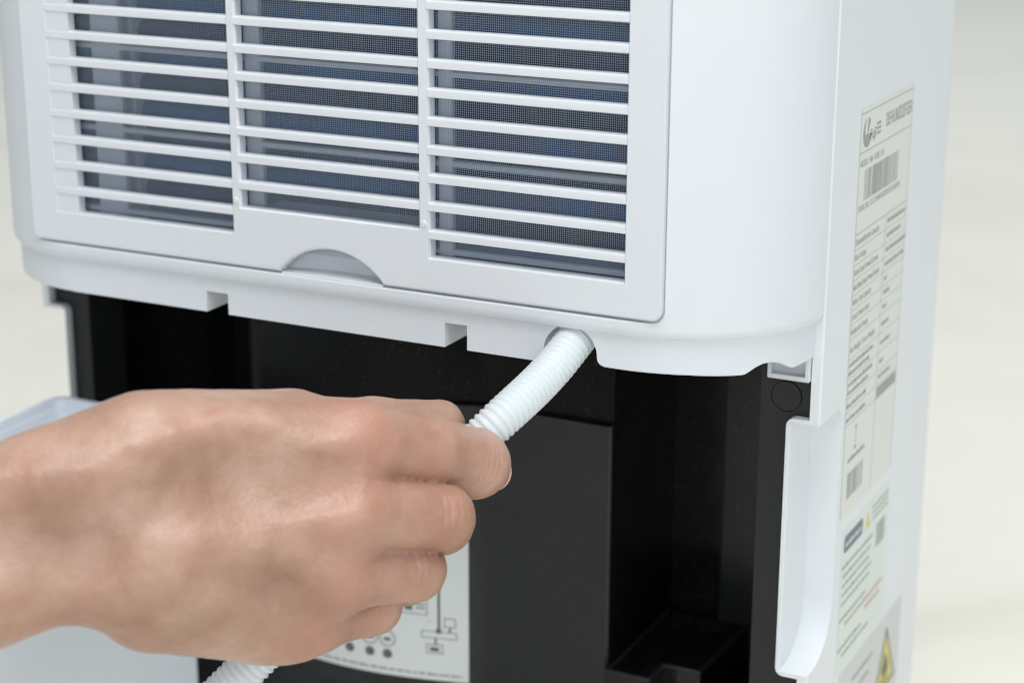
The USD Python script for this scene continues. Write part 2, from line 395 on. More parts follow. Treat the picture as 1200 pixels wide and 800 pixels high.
# grip pockets: a lump in each side wall, scooped out from outside and from the rear
def grip(sgn):
    def mx(x): return XC + sgn * (x - XC)
    def rng(a, b): return tuple(sorted((mx(a), mx(b))))
    lx0, lx1 = rng(0.0921, XR - 0.001)
    lump = prism(rrect(lx0, lx1, 0.0638, 0.1600, 0.0028, 6) if sgn > 0 else rrect(lx0, lx1, 0.0638, 0.1600, 0.0028, 6), YS, 0.078, 'y')
    body = sbox(0.03, 0.0655, 0.0738, 0.1585).union(Polygon([(0.03, 0.1585), (0.0738, 0.1585), (0.0738, 0.0655), (0.03, 0.0655)]))
    prof = Polygon([(0.03, 0.0655), (0.0535, 0.0655), *[(0.0538 + 0.020 * math.sin(a), 0.0655 + 0.020 - 0.020 * math.cos(a)) for a in np.linspace(0.05, math.pi / 2, 14)],
                    *[(0.0738 - 0.006 + 0.006 * math.cos(a), 0.1585 - 0.006 + 0.006 * math.sin(a)) for a in np.linspace(0, math.pi / 2, 8)], (0.03, 0.1585)])
    cx0, cx1 = rng(0.0934, XR + 0.02)
    cut = prism(prof, cx0, cx1, 'x')
    # softened mouth towards the rear
    soft = prism(Polygon([(0.04, 0.0646), (YS + 0.0009, 0.0655), (YS + 0.0009, 0.1585), (0.04, 0.1594)]), cx0 - (0.0006 if sgn > 0 else 0), cx1 + (0.0006 if sgn < 0 else 0), 'x')
    return lump, cut + soft
for sg in (1, -1):
    lump, cut = grip(sg)
    shell = (shell + lump) - cut
part('side_shell', shell, 'white_side', D, smooth=28)
for x in (XL + 0.04, XR - 0.04):
    for y in (0.085, 0.19):
        c = part('castor', m3.Manifold.cylinder(0.018, 0.0145, 0.0145, 32).rotate((0, 90, 0)).translate((x - 0.009, y, FLOOR + 0.0146)), 'black_matte', D)
        part('castor_fork', cbox(x - 0.012, x + 0.012, y - 0.009, y + 0.009, FLOOR + 0.020, FLOOR + 0.031, 0.001), 'black_matte', D)

# ---------------- black tank bay
BX0, BX1 = -0.2080, 0.0815          # opening between the frame strips
YF, YB, ZB = 0.0520, 0.1230, 0.0200
frame = prism(Polygon([(XL + T + 0.0002, -0.045), (XR - T - 0.0002, -0.045), (XR - T - 0.0002, 0.2), (XL + T + 0.0002, 0.2)]).difference(sbox(BX0, ZB, BX1, 0.21)), YF, YF + 0.022, 'y')
for sg in (1, -1):
    lump, cut = grip(sg)
    frame = frame - cbox(*sorted((XC + sg * (0.0932 - XC), XC + sg * (XR + 0.01 - XC))), 0.03, 0.0790, 0.0652, 0.1586)
disc = (0.0907, 0.1665)
ring = m3.Manifold.cylinder(0.0010, 0.0056, 0.0056, 48) - m3.Manifold.cylinder(0.003, 0.0053, 0.0053, 48).translate((0, 0, -0.001))
frame = frame - ring.rotate((-90, 0, 0)).translate((disc[0], YF - 0.0004, disc[1]))
B = part('tank_bay', frame, 'black_matte', D, smooth=25)
part('bay_plug', m3.Manifold.cylinder(0.001, 0.0052, 0.0052, 48).rotate((-90, 0, 0)).translate((disc[0], YF - 0.0003, disc[1])), 'black_matte', B)
liner = cbox(BX0 - 0.003, BX1 + 0.003, YF + 0.0225, YB + 0.003, ZB - 0.003, 0.2) - cbox(BX0, BX1, 0.02, YB, ZB, 0.197)
part('bay_liner', liner, 'black', B, smooth=False)
part('bay_ceiling', cbox(XL + 0.008, XR - 0.008, 0.0345, YF - 0.0005, 0.1895, 0.1945), 'black', B, smooth=False)
# pump housing that bulges out of the bay's back wall
xs = np.r_[np.linspace(0.0220, -0.0300, 8)[0:7], np.linspace(-0.0300, -0.1500, 30)]
front = [(x, 0.060 if x > -0.030 else 0.060 - 0.0105 * math.sin(math.pi * min(1, (-0.030 - x) / 0.115)) + max(0, (-0.135 - x)) * 0.6) for x in xs]
front = [(0.0220, 0.1225)] + [(0.0220, 0.0608), (0.0212, 0.0600)] + front[1:] + [(-0.1505, 0.1225)]
back = [(x, y + 0.0030) if y < 0.12 else (x, y) for x, y in front]
back[1] = (0.0220, back[2][1]); del back[2]
part('pump_housing', prism(Polygon(back).buffer(0), ZB + 0.0002, 0.1890, 'z'), 'black_deep', B, smooth=30)
fr = [p for p in front[1:-1] if p[0] > -0.1345]
plate_poly = Polygon(fr + [(x, y + 0.0029) for x, y in fr[::-1]]).buffer(0)
fplate = prism(plate_poly, ZB + 0.0002, 0.1418, 'z') - prism(Polygon([(-0.2, 0.1), (-0.105, 0.112), (-0.04, 0.1420), (-0.2, 0.1420)]), 0.03, 0.08, 'y')
part('reflection_plate', fplate, 'black_panel', B, smooth=30)  # lighter plate standing in for a reflection on the black housing
part('reflection_strip', cbox(0.0440, 0.0812, 0.1195, 0.1228, ZB + 0.001, 0.193, 0.0006), 'black_panel', B)  # lighter strip standing in for the room reflected in the back wall
part('float_shelf', prism(Polygon([(0.0223, 0.0572), (0.0405, 0.0572), (0.0405, 0.0715), (0.0553, 0.0715), (0.0575, 0.1193), (0.0223, 0.1193)]), ZB + 0.0005, 0.0460, 'z') - cbox(0.026, 0.0355, 0.061, 0.117, 0.0405, 0.05) - cbox(0.0369, 0.0525, 0.0745, 0.117, 0.0415, 0.05), 'black', B, smooth=False)
def rod(a, b, r):
    a, b = np.array(a, float), np.array(b, float)
    return m3.Manifold.batch_hull([m3.Manifold.sphere(r, 12).translate(tuple(a)), m3.Manifold.sphere(r, 12).translate(tuple(b))])
edge_pts = [(0.0232, 0.1185), (0.0232, 0.0576), (0.0402, 0.0576), (0.0402, 0.0720), (0.0550, 0.0720), (0.0570, 0.1185)]
rim_ = m3.Manifold()
for (xa_, ya_), (xb_, yb_) in zip(edge_pts[:-1], edge_pts[1:]):
    rim_ = rim_ + rod((xa_, ya_, 0.0460), (xb_, yb_, 0.0460), 0.0008)
part('shelf_rim', rim_, 'black_panel', B, smooth=40)
part('float_post', m3.Manifold.cylinder(0.016, 0.004, 0.004, 32).translate((0.069, 0.075, ZB + 0.0005)) + cbox(0.060, 0.080, 0.088, 0.117, ZB + 0.0004, 0.031, 0.001), 'black', B)
# little white catch beside the skirt
catch = cbox(0.0850, 0.1000, 0.0470, 0.0518, 0.1738, 0.1955, 0.0003) - cbox(0.0864, 0.0985, 0.040, 0.0505, 0.1755, 0.194)
part('catch', catch, 'white', D, smooth=False)

# ---------------- stickers: flat print on the side shell
def lay(mesh2d, u0, v0, lift=0.0):
    """a flat shape in (u right, v up) laid on the right-hand side, origin at y=u0, z=v0"""
    t = tm(mesh2d).copy(); p = np.asarray(t.vertices)
    t.vertices = np.c_[np.full(len(p), XR + lift) + p[:, 2], u0 + p[:, 0], v0 + p[:, 1]]
    return t
def flat(poly, depth=0.00006): return prism(poly, 0.0, depth, 'z')
def text(s, h, u, v, squeeze=1.0, bold=False):
    t = meshkit.text_mesh(s, h, 0.00005, bold)
    t.vertices = np.asarray(t.vertices) * [squeeze, 1, 1] + [u, v, 0]
    return t
cat = trimesh.util.concatenate
def bar(u0, u1, v0, v1): return tm(flat(sbox(u0, v0, u1, v1), 0.00005))
rng = random.Random(5)
def scribble(u0, u1, v, h, fill=0.86):
    """a line of print too small to read: short upright strokes in word groups"""
    out, u = [], u0
    while u < u1:
        w = rng.uniform(0.0016, 0.0042)
        e = min(u + w, u1)
        while u < e:
            a = h * rng.choice((0.72, 0.72, 1.0))
            out.append(bar(u, min(u + 0.00030, e), v, v + a)); u += 0.00052
        u = e + 0.0008
    return out
def barcode(u0, u1, v0, v1):
    out, u = [], u0
    while u < u1:
        w = rng.choice((0.00022, 0.00022, 0.0004, 0.0006)); out.append(bar(u, min(u + w, u1), v0, v1)); u += w + rng.choice((0.0003, 0.0005, 0.0009))
    return out

U0, U1, V0, V1 = 0.0778, 0.1423, 0.1135, 0.2624
LB = part('rating_label', lay(flat(rrect(0, U1 - U0, 0, V1 - V0, 0.0006)), U0, V0, 0.00004), 'paper', D, smooth=False, label='tall rating sticker with FujiE, DEHUMIDIFIER and a specification table')
W, H = U1 - U0, V1 - V0
lines = [bar(0, W, H - 0.0022, H - 0.0018), bar(0, W, H - 0.0158, H - 0.0154), bar(0, W, H - 0.0440, H - 0.0436), bar(0.0002, 0.0005, 0.0004, H - 0.0004), bar(W - 0.0006, W - 0.0003, 0.0004, H - 0.0004)]
rowz = [H - 0.0440 - 0.00535 * k for k in range(1, 8)]
rowz += [rowz[-1] - 0.0072 * k for k in (1, 2, 3)]
rowz += [rowz[-1] - 0.0052, rowz[-1] - 0.0104]
lines += [bar(0, W, z - 0.00011, z + 0.00011) for z in rowz]
CX = 0.037
lines += [bar(CX, CX + 0.0003, 0.0, H - 0.0438)]
part('label_rules', lay(cat(lines), U0, V0, 0.00011), 'ink_light', LB, smooth=False)
# heading: round emblem, FujiE, DEHUMIDIFIER
em = Point(0, 0).buffer(1, quad_segs=24)
em = unary_union([em.difference(Point(0.30, 0.25).buffer(0.86, quad_segs=24)), em.intersection(sbox(-1, -1.2, 1.1, -0.12)).difference(sbox(-0.05, -0.12, 1.2, 0.4)), Polygon([(0.1, 0.98), (0.62, 0.78), (0.12, -0.1), (-0.05, -0.1)])]).buffer(0)
em3 = tm(flat(em.intersection(Point(0, 0).buffer(1.0)), 0.00005)); em3.vertices = np.asarray(em3.vertices) * [0.0050, 0.0052, 1] + [0.0080, H - 0.0092, 0]
head = [em3, text('Fuji', 0.0036, 0.0112, H - 0.0124, 0.85, True)]
head += [bar(0.0190, 0.0240, H - 0.0084 - 0.0017 * k, H - 0.0075 - 0.0017 * k) for k in range(3)]
part('emblem', lay(cat(head), U0, V0, 0.00011), 'ink', LB, smooth=False)
part('lettering', lay(cat([text('DEHUMIDIFIER', 0.0046, 0.0300, H - 0.0107, 0.70, True)]), U0, V0, 0.00011), 'ink', LB, smooth=False)
part('lettering', lay(cat([text('MODEL: HM-918EC-N', 0.0023, 0.0016, H - 0.0206, 0.80), text('SERIAL NO.: CLC12HM918ECN20210500188', 0.0021, 0.0016, H - 0.0362, 0.80)]), U0, V0, 0.00011), 'ink', LB, smooth=False)
part('barcode', lay(cat(barcode(0.0075, 0.0490, H - 0.0330, H - 0.0222)), U0, V0, 0.00011), 'ink', LB, smooth=False)
names = ['Dehumidification Capacity', 'Rate Voltage', 'Rated Input Power/Current', 'Max Rated Input Power/Current', 'Water Tank Capacity', 'Sound Power Level', 'Refrigerant Charge']
tt = []
zz = [H - 0.0440] + rowz
for k, s in enumerate(names):
    tt.append(text(s, 0.00215, 0.0012, zz[k + 1] + 0.0016, 0.76 if len(s) < 27 else 0.70))
tt.append(text('Net Weight / Gross Weight', 0.00215, 0.0012, zz[8] + 0.0022, 0.8))
for k in (8, 9):
    tt += scribble(0.0012, 0.030, zz[k + 1] + 0.0042, 0.0017) + scribble(0.0012, 0.026, zz[k + 1] + 0.0012, 0.0017)
for k in (10, 11):
    tt += scribble(0.0012, 0.024, zz[k + 1] + 0.0014, 0.0018)
for k, w in enumerate((0.0235, 0.018, 0.0255, 0.0245, 0.003, 0.0075, 0.005, 0.0095, 0.012, 0.0045, 0.015, 0.0105)):
    tt += scribble(CX + 0.0025, CX + 0.0025 + w, zz[k + 1] + (zz[k] - zz[k + 1]) * 0.36, 0.0018)
part('lettering', lay(cat(tt), U0, V0, 0.00011), 'ink', LB, smooth=False)
zl = rowz[-1]
low = [bar(0.0138, 0.0143, zl - 0.0098, zl - 0.0030), bar(0.0124, 0.0157, zl - 0.0034, zl - 0.0030), bar(0.0128, 0.0153, zl - 0.0118, zl - 0.0104)]
low += scribble(0.006, 0.026, zl - 0.0152, 0.0019) + barcode(0.0065, 0.0255, 0.0062, 0.0160)
part('barcode', lay(cat(low), U0, V0, 0.00011), 'ink', LB, smooth=False)
part('heading_band', lay(flat(sbox(CX + 0.0012, 0.0350, W - 0.0012, 0.0395)), U0, V0, 0.00011), 'ink', LB, smooth=False)

# pale green notice below it
U0b, U1b, V0b, V1b = 0.0830, 0.1440, 0.0505, 0.1080
L2 = part('notice_label', lay(flat(rrect(0, U1b - U0b, 0, V1b - V0b, 0.0010)), U0b, V0b, 0.00004), 'paper_green', D, smooth=False, label='pale green notice sticker with navy heading and red print')
W2, H2 = U1b - U0b, V1b - V0b
part('heading_band', lay(flat(rrect(0.0022, 0.0250, H2 - 0.0098, H2 - 0.0032, 0.0016)), U0b, V0b, 0.00011), 'ink_blue', L2, smooth=False)
part('heading_print', lay(cat(scribble(0.0040, 0.0235, H2 - 0.0076, 0.0020)), U0b, V0b, 0.00018), 'paper_green', L2, smooth=False)
tri = Polygon([(0.0285, H2 - 0.0098), (0.0350, H2 - 0.0098), (0.0317, H2 - 0.0030)])
part('warning_triangle', lay(flat(tri), U0b, V0b, 0.00011), 'yellow', L2, smooth=False)
gt = []
for k in range(3): gt += scribble(0.0375, W2 - 0.002, H2 - 0.0042 - 0.0025 * k, 0.0012)
for k in range(5): gt += scribble(0.0025 if k else 0.001, 0.0395 - 0.002 * (k % 3), H2 - 0.0160 - 0.0037 * k, 0.0016)
for k, (a, b) in enumerate(((0.001, 0.034), (0.001, 0.030), (0.006, 0.040))): gt += scribble(a, b, H2 - (0.0370, 0.0490, 0.0525)[k], 0.0016)
part('lettering', lay(cat(gt), U0b, V0b, 0.00011), 'ink_green', L2, smooth=False)
part('red_lettering', lay(cat(scribble(0.0085, 0.056, H2 - 0.0405, 0.0017) + scribble(0.034, 0.054, H2 - 0.0442, 0.0017)), U0b, V0b, 0.00011), 'ink_red', L2, smooth=False)
part('barcode', lay(cat([bar(0.0445, 0.0555, z, z + 0.0004) for z in np.arange(H2 - 0.0225, H2 - 0.0128, 0.0007)]), U0b, V0b, 0.00011), 'ink', L2, smooth=False)

# grey flammability sticker lowest
U0c, U1c, V0c, V1c = 0.0880, 0.1720, -0.018, 0.0485
L3 = part('warning_label', lay(flat(rrect(0, U1c - U0c, 0, V1c - V0c, 0.0010)), U0c, V0c, 0.00004), 'paper_grey', D, smooth=False, label='grey sticker with a yellow warning triangle')
H3 = V1c - V0c
t0 = Polygon([(0.0500, H3 - 0.0330), (0.0780, H3 - 0.0330), (0.0640, H3 - 0.0075)])
part('warning_triangle', lay(flat(t0.buffer(0.0008)), U0c, V0c, 0.00011), 'ink_dark', L3, smooth=False)
part('warning_triangle', lay(flat(t0.buffer(-0.0010)), U0c, V0c, 0.00018), 'yellow', L3, smooth=False)
flame = Polygon([(0.0606, H3 - 0.0268), (0.0600, H3 - 0.0238), (0.0624, H3 - 0.0205), (0.0632, H3 - 0.0178), (0.0649, H3 - 0.0205), (0.0655, H3 - 0.0224), (0.0664, H3 - 0.0216), (0.0674, H3 - 0.0242), (0.0670, H3 - 0.0268)]).buffer(0.0006)
part('flame_sign', lay(flat(unary_union([flame, sbox(0.0592, H3 - 0.0300, 0.0688, H3 - 0.0287)])), U0c, V0c, 0.00025), 'ink_dark', L3, smooth=False)
part('lettering', lay(cat(scribble(0.018, 0.045, H3 - 0.0100, 0.0017) + scribble(0.006, 0.040, H3 - 0.0160, 0.0017)), U0c, V0c, 0.00011), 'ink', L3, smooth=False)

# white diagram sticker on the pump housing, bent over its bulge
def hy(x): return 0.060 if x > -0.030 else 0.060 - 0.0105 * math.sin(math.pi * min(1, (-0.030 - x) / 0.115)) + max(0, (-0.135 - x)) * 0.6
def on_housing(t, lift):
    t = tm(t).copy(); v = np.asarray(t.vertices)
    y = np.array([hy(x) for x in v[:, 0]])
    t.vertices = np.c_[v[:, 0], y - lift - v[:, 2], v[:, 1]]
    t.invert()
    return t
def strip_sheet(x0, x1, z0, z1, n=24):
    out = []
    e = np.linspace(x0, x1, n + 1)
    P = np.array([[(x, hy(x) - 0.00008, z) for z in (z0, z1)] for x in e])
    t = quad_mesh(P)
    return t
L4 = part('diagram_label', strip_sheet(-0.126, -0.0360, 0.0270, 0.0868), 'paper_white', D, smooth=30, label='white sticker with a hose diagram inside the tank bay')
def frame2(x0, x1, z0, z1, w=0.0003): return [bar(x0, x1, z0, z0 + w), bar(x0, x1, z1 - w, z1), bar(x0, x0 + w, z0, z1), bar(x1 - w, x1, z0, z1)]
dg = []
dg += frame2(-0.0545, -0.0405, 0.0450, 0.0480) + frame2(-0.0525, -0.0460, 0.0385, 0.0425) + frame2(-0.0455, -0.0410, 0.0500, 0.0540)
dg += [bar(-0.0492, -0.0484, 0.0425, 0.0450), bar(-0.0480, -0.0470, 0.0480, 0.0750), bar(-0.0436, -0.0428, 0.0480, 0.0500), bar(-0.0510, -0.0475, 0.0395, 0.0412), bar(-0.0487, -0.0466, 0.0472, 0.0492)]
dg += frame2(-0.0625, -0.0520, 0.0545, 0.0650) + [bar(-0.0610, -0.0580, 0.0560, 0.0600), bar(-0.0565, -0.0530, 0.0570, 0.0576), bar(-0.0565, -0.0530, 0.0586, 0.0592), bar(-0.0610, -0.0530, 0.0622, 0.0628)]
dg += [bar(-0.0860, -0.0510, 0.0520, 0.0523), bar(-0.0860, -0.0857, 0.0520, 0.0800)]
for cx in (-0.0685, -0.0760, -0.0850):
    c = Point(cx, 0.0425).buffer(0.0034, quad_segs=16)
    dg += [tm(flat(c.difference(Point(cx, 0.0425).buffer(0.0030, quad_segs=16)), 0.00005)), tm(flat(Point(cx, 0.0360).buffer(0.0020), 0.00005)), bar(cx - 0.0014, cx + 0.0014, 0.0416, 0.0430), bar(cx - 0.0018, cx - 0.0015, 0.0460, 0.0490), bar(cx + 0.0015, cx + 0.0018, 0.0460, 0.0490)]
dg += scribble(-0.1180, -0.0385, 0.0290, 0.0011)
for k in range(6): dg += scribble(-0.1100, -0.0660, 0.0800 - 0.004 * k, 0.0016)
part('diagram_print', on_housing(cat(dg), 0.00012), 'ink_dark', L4, smooth=False)

# ================================================================== drain hose
ctrl = np.array([spot(800, 300, 0.730), spot(750, 335, 0.690), spot(712, 360, 0.668), spot(680, 391, 0.648), spot(659, 418, 0.6415), spot(620, 460, 0.6305), spot(583, 494, 0.6225), spot(540, 536, 0.6225), spot(470, 604, 0.6200), spot(400, 672, 0.616), spot(287, 785, 0.611),
                 spot(180, 905, 0.611), (-0.060, -0.142, 0.035), (-0.070, -0.155, -0.02), (-0.085, -0.19, -0.060), (-0.13, -0.25, FLOOR + 0.0068), (-0.22, -0.31, FLOOR + 0.0068), (-0.33, -0.30, FLOOR + 0.0068)])
from scipy.interpolate import CubicSpline
ch = np.r_[0, np.cumsum(np.linalg.norm(np.diff(ctrl, axis=0), axis=1))]
cs = CubicSpline(ch, ctrl)
fine = cs(np.linspace(0, ch[-1], 4000)); L = np.r_[0, np.cumsum(np.linalg.norm(np.diff(fine, axis=0), axis=1))]
HOSE_R, RIB = 0.0066, 0.00222
sv = np.arange(0, L[-1], RIB / 10)
path = np.stack([np.interp(sv, L, fine[:, k]) for k in range(3)], 1)
tan = np.gradient(path, axis=0); tan /= np.linalg.norm(tan, axis=1, keepdims=True)
nrm = np.zeros_like(path); n0 = np.cross(tan[0], [0, 0, 1.0]); n0 /= np.linalg.norm(n0); nrm[0] = n0
for i in range(1, len(path)):
    v = nrm[i - 1] - tan[i] * (nrm[i - 1] @ tan[i]); nrm[i] = v / np.linalg.norm(v)
bin_ = np.cross(tan, nrm)
ph = (sv / RIB) % 1.0
# near the outlet the ribs are narrow rings on a wide flat wall, further on they round out
i_out = np.argmin(np.linalg.norm(path - ctrl[3], axis=1)); s_out = sv[i_out]
mixv = np.clip((sv - s_out - 0.014) / 0.014, 0, 1); mixv = mixv * mixv * (3 - 2 * mixv)
narrow = np.exp(-((ph - 0.5) / 0.10) ** 2)
roundr = np.clip(0.5 - 0.5 * np.cos(2 * np.pi * ph), 0, 1) ** 0.55
rad = HOSE_R - 0.00075 * mixv * (1 - roundr) - 0.00042 * (1 - mixv) * (1 - narrow)
NS = 40
ang = np.arange(NS) / NS * 2 * np.pi
P = path[:, None] + rad[:, None, None] * (nrm[:, None] * np.cos(ang)[None, :, None] + bin_[:, None] * np.sin(ang)[None, :, None])
P = np.concatenate([P, P[:, :1]], 1)
hose_mesh = quad_mesh(P); 
hm = trimesh.Trimesh(hose_mesh.vertices, hose_mesh.faces, process=True)
if hm.volume < 0: hm.invert()
hp = usdkit.mesh(stage, '/World/drain_hose', hm, M['hose'], smooth=True)
data(hp.GetPrim(), label='ribbed white drain hose running from the outlet under the cover into the fist', category='hose')

# ================================================================== water tank
TX0, TX1, TY0, TY1, TZ = -0.2085, -0.1425, -0.112, 0.030, 0.1285
W_ = thing('water_tank', 'open grey-white water tank drawn out left of the black bay, behind the wrist', 'water tank', ((TX0 + TX1) / 2, (TY0 + TY1) / 2, FLOOR))
outer = prism(rrect(TX0, TX1, TY0, TY1, 0.006, 8), FLOOR + 0.0002, TZ - 0.004, 'z') - prism(rrect(TX0 + 0.0028, TX1 - 0.0028, TY0 + 0.0028, TY1 - 0.0028, 0.004, 8), FLOOR + 0.004, TZ + 0.01, 'z')
part('tank_body', outer, 'tank', W_, smooth=30)
rim = prism(rrect(TX0 - 0.0004, TX1 + 0.0004, TY0 - 0.0004, TY1 + 0.0004, 0.006, 8), TZ - 0.0042, TZ, 'z') - prism(rrect(TX0 + 0.0022, TX1 - 0.0022, TY0 + 0.0022, TY1 - 0.0022, 0.004, 8), TZ - 0.01, TZ + 0.01, 'z')
part('rim', rim, 'tank', W_, smooth=30)
part('baffle', cbox(TX0 + 0.003, TX1 - 0.003, TY0 + 0.003, TY1 - 0.003, TZ - 0.028, TZ - 0.024, 0.0008), 'white_gloss', W_)
part('rim_nub', rbox(-0.1795, -0.1745, TY1 - 0.004, TY1 + 0.001, TZ - 0.002, TZ + 0.0022, 0.001, 6), 'tank', W_)

# ================================================================== hand
mm = 0.001
def cap(p, a, b, ra, rb):
    ab = b - a; t = np.clip((p - a) @ ab / (ab @ ab), 0, 1)
    return np.linalg.norm(p - (a + t[:, None] * ab), axis=1) - (ra + (rb - ra) * t)
def smin(a, b, k):
    h = np.clip(0.5 + 0.5 * (b - a) / k, 0, 1)
    return b + (a - b) * h - k * h * (1 - h)
J = {  # joints: (u, v, depth), radius in mm
    'i': [(418, 519, .583, 12.0), (500, 528, .598, 11.4), (557, 543, .616, 10.8), (563, 549, .634, 8.8)],
    'm': [(415, 600, .578, 11.6), (516, 606, .5935, 10.2), (518, 613, .618, 9.6), (480, 596, .6375, 7.6)],
    'r': [(398, 670, .581, 11.2), (484, 666, .595, 9.8), (476, 675, .619, 8.8), (436, 660, .633, 7.4)],
    'p': [(362, 722, .587, 10.6), (436, 709, .600, 8.8), (424, 712, .619, 8.0), (398, 700, .632, 6.8)],
}
JP = {k: [(spot(*q[:3]), q[3] * mm) for q in v] for k, v in J.items()}
TH = [(spot(175, 562, .580), 17 * mm), (spot(330, 512, .603), 13.2 * mm), (spot(440, 505, .621), 10.4 * mm), (spot(514, 499, .6315), 8.6 * mm)]
WR = [(spot(75, 588, .555), 20.0 * mm), (spot(105, 652, .556), 15.8 * mm)]
AR = [(spot(-150, 665, .540), 22.5 * mm), (spot(-150, 716, .541), 22 * mm)]
EL = [(spot(-900, 905, .455), 32 * mm), (spot(-900, 945, .456), 32 * mm)]

def hand_sdf(p):
    d = None
    def add(v, k):
        nonlocal d
        d = v if d is None else smin(d, v, k)
    # forearm and wrist
    add(cap(p, EL[0][0], AR[0][0], EL[0][1], AR[0][1]), .01)
    add(cap(p, EL[1][0], AR[1][0], EL[1][1], AR[1][1]), .02)
    add(cap(p, AR[0][0], WR[0][0], AR[0][1], WR[0][1]), .01)
    add(cap(p, AR[1][0], WR[1][0], AR[1][1], WR[1][1]), .012)
    # carpus and metacarpals
    C0, C1 = spot(160, 560, .562), spot(165, 655, .564)
    add(cap(p, WR[0][0], C0, .0200, .0205), .012)
    add(cap(p, WR[1][0], C1, .0158, .0185), .008)
    # palm side flesh
    add(cap(p, spot(190, 560, .582), spot(370, 545, .594), .015, .009), .014)
    add(cap(p, spot(190, 660, .582), spot(335, 695, .597), .015, .010), .014)
    # outer edge of the hand
    add(cap(p, spot(195, 684, .576), spot(305, 720, .588), .0165, .0136), .008)
    # index-thumb web
    add(cap(p, spot(230, 522, .579), spot(340, 504, .590), .0140, .0110), .012)
    add(cap(p, TH[0][0], TH[1][0], TH[0][1], TH[1][1]), .012)
    # one ray per finger: metacarpal, knuckle, tendon and phalanges in one chain; rays melt together in the palm, fingers only touch
    MC = {'i': (spot(180, 550, .5645), .0205, (225, 540), .0016), 'm': (spot(185, 590, .5615), .0200, (215, 606), .0024), 'r': (spot(190, 635, .5625), .0200, (215, 646), .0018), 'p': (spot(190, 680, .568), .0190, (215, 680), .0014)}
    KN = {'i': (-.0030, .0104), 'm': (-.0034, .0099), 'r': (-.0030, .0093), 'p': (-.0020, .0088)}
    f = ft = None
    for k in 'imrp':
        q = JP[k]; c0, r0, a, tr = MC[k]
        c = smin(cap(p, c0, q[0][0], r0, q[0][1]), cap(p, q[0][0], q[1][0], q[0][1], q[1][1]), .005)
        c = smin(c, cap(p, q[1][0], q[2][0], q[1][1], q[2][1]), .0025)
        c = smin(c, cap(p, q[2][0], q[3][0], q[2][1], q[3][1]), .0025)
        kc = q[0][0] + FWD * KN[k][0] + (q[0][0] - q[1][0]) * .03
        c = smin(c, np.linalg.norm(p - kc, axis=1) - KN[k][1], .006)
        b = q[0][0] + FWD * (-q[0][1] - .0006); s = spot(a[0], a[1], .5445); m_ = (b + s) / 2 + FWD * -.0004
        c = smin(c, np.minimum(cap(p, s, m_, .0008, tr), cap(p, m_, b, tr, tr)), .008)
        e = q[1][0] - q[0][0]
        t = np.clip(((p - q[0][0]) @ e / (e @ e) + .25) / .62, 0, 1); t = t * t * (3 - 2 * t)
        if f is None: f, ft = c, t
        else:
            w = np.where(c < f, t, ft)
            f, ft = smin(f, c, .0006 + .0105 * (1 - w)), w
    add(f, .0012 + .0120 * (1 - ft))
    # thumb, reaching along behind the index finger
    t = smin(cap(p, TH[1][0], TH[2][0], TH[1][1], TH[2][1]), cap(p, TH[2][0], TH[3][0], TH[2][1], TH[3][1]), .003)
    add(t, .0016)
    def carve(dist, r, k):
        nonlocal d
        d = -smin(-d, dist - r, k)
    # hollows between the metacarpals and at the wrist
    carve(cap(p, spot(185, 586, .5282), spot(300, 558, .5440), .0, .0), .0160, .007)
    carve(cap(p, spot(300, 558, .5440), spot(365, 566, .5478), .0, .0), .0160, .009)
    carve(cap(p, spot(225, 636, .5290), spot(345, 640, .5475), .0, .0), .0074, .008)
    carve(cap(p, spot(225, 668, .5315), spot(325, 692, .5520), .0, .0), .0085, .008)
    # clefts between the fingers
    carve(cap(p, spot(452, 563, .5870), spot(560, 575, .5995), .0, .0), .0015, .0022)
    carve(cap(p, spot(440, 646, .5850), spot(530, 642, .5945), .0, .0), .0013, .0022)
    carve(cap(p, spot(424, 706, .5890), spot(462, 694, .595), .0, .0), .0009, .0022)
    carve(cap(p, spot(-30, 640, .5225), spot(100, 640, .5305), .0, .0), .0120, .010)
    return d

